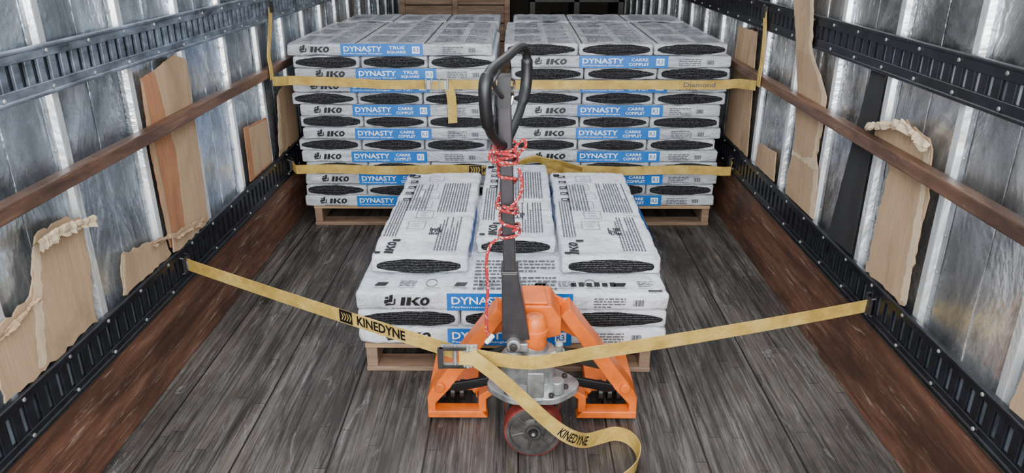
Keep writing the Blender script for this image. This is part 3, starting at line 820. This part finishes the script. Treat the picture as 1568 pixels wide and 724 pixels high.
ribbon_text(f,'KINEDYNE',tpc,wdc,.36,.15,.030,1); ribbon_text(f,'KINEDYNE',tpc,wdc,.36,.15,.030,-1)
f.obj('ratchet_strap',smooth=True,ang=30)
# middle strap
f=MB(); ys=3.793
pts=[(-1.222,3.84,.345),(-1.19,ys,.335)]+[( -1.17+i*.1,ys-.002,.333+.004*math.sin(i)) for i in range(24)]+[(1.138,3.84,.36)]
pc=catmull(pts,2); f.ribbon(pc,[Zd]*len(pc),.048,'strap')
f.box(-.262,-.195,ys-.0058,ys-.005,.311,.357,'black')
put_text(f,'KI KINEDYNE',(-.19,ys-.0065,.320),U,W,.028,'black',w=.25,bold=.03)
for q in range(4): f.add([(-.255+q*.013,ys-.0065,.318),(-.248+q*.013,ys-.0065,.318),(-.241+q*.013,ys-.0065,.334),(-.248+q*.013,ys-.0065,.350),(-.255+q*.013,ys-.0065,.350),(-.248+q*.013,ys-.0065,.334)],[(0,1,2,3,4,5)],'strap')
fitting(f,(-1.222,3.84,.345),1); fitting(f,(1.132,3.84,.36),-1)
k=catmull([(-.02,3.785,.34),(.03,3.775,.385),(.10,3.77,.400),(.16,3.775,.37),(.24,3.78,.335)],6); f.ribbon(k,[(0,-.5,1)]*len(k),.046,'strap')
k=catmull([(.0,3.78,.37),(.08,3.765,.40),(.18,3.76,.39),(.28,3.775,.36),(.34,3.78,.34)],6); f.ribbon(k,[(0,-.6,.8)]*len(k),.04,'strap')
f.obj('ratchet_strap',smooth=True,ang=30)
# upper strap
f=MB()
pts=[(-1.192,3.60,.835),(-1.18,3.72,.815),(-1.14,ys-.004,.806),(-.9,ys-.006,.798)]+[(-.7+i*.12,ys-.006,.787) for i in range(15)]+[(1.06,ys-.006,.79),(1.09,3.70,.81),(1.104,3.47,.842)]
pc=catmull(pts,3); f.ribbon(pc,[Zd]*len(pc),.046,'strap')
f.box(-.47,-.36,ys-.022,ys-.010,.765,.81,'steel')
for q in(-.47,-.44,-.40,-.36): f.cyl((q,ys-.026,.758),(q,ys-.026,.818),.005,'steel',n=10)
f.box(-.45,-.38,ys-.028,ys-.020,.768,.806,'strap')
k=catmull([(-.365,ys-.018,.80),(-.345,ys-.022,.74),(-.34,ys-.02,.66),(-.34,ys-.018,.59)],6); f.ribbon(k,[(1,0,.1)]*len(k),.046,'strap')
put_text(f,'Diamond',(.84,ys-.0095,.776),U,W,.024,'grey',w=.16,bold=.01)
f.obj('ratchet_strap',smooth=True,ang=30)
for x,s,ya,yb in((XL+.044,1,3.80,3.60),(XR-.044,-1,3.57,3.43)):
    f=MB(); xr=x+s*.032
    k=catmull([(x,ya,1.17),(x+s*.004,ya-.05,1.08),(x+s*.02,yb+.03,.96),(xr,yb,.905),(xr,yb,.845)],6); f.ribbon(k,[(0,1,0)]*len(k),.045,'strap')
    f.box(x-.006,x+.006,ya-.025,ya+.025,1.14,1.19,'iron')
    f.obj('hanging_strap')

# ------------------------------------------------------------------ light
w=bpy.data.worlds.new('sky'); S.world=w; w.use_nodes=True
bg=w.node_tree.nodes['Background']; bg.inputs[0].default_value=(.90,.95,1,1); bg.inputs[1].default_value=2.4
def area(name,loc,rot,sx,sy,p,col):
    l=bpy.data.lights.new(name,'AREA'); l.shape='RECTANGLE'; l.size=sx;l.size_y=sy;l.energy=p;l.color=col
    o=bpy.data.objects.new(name,l); o.location=loc; o.rotation_euler=rot; COL.objects.link(o); return o
area('daylight_open_door',(-.05,-.9,1.75),(math.radians(80),0,0),2.3,1.8,155,(1.0,.99,.97))
area('translucent_roof_light',(-.05,2.9,2.55),(0,0,0),1.5,5.0,72,(.98,.99,1.0))

cam=bpy.data.cameras.new('camera'); c=bpy.data.objects.new('camera',cam); COL.objects.link(c)
c.location=(0,0,1.48); c.rotation_euler=(math.radians(90-21.97),0,.00877)
cam.sensor_width=36; cam.lens=1480/2048*36; cam.clip_start=.02
S.camera=c
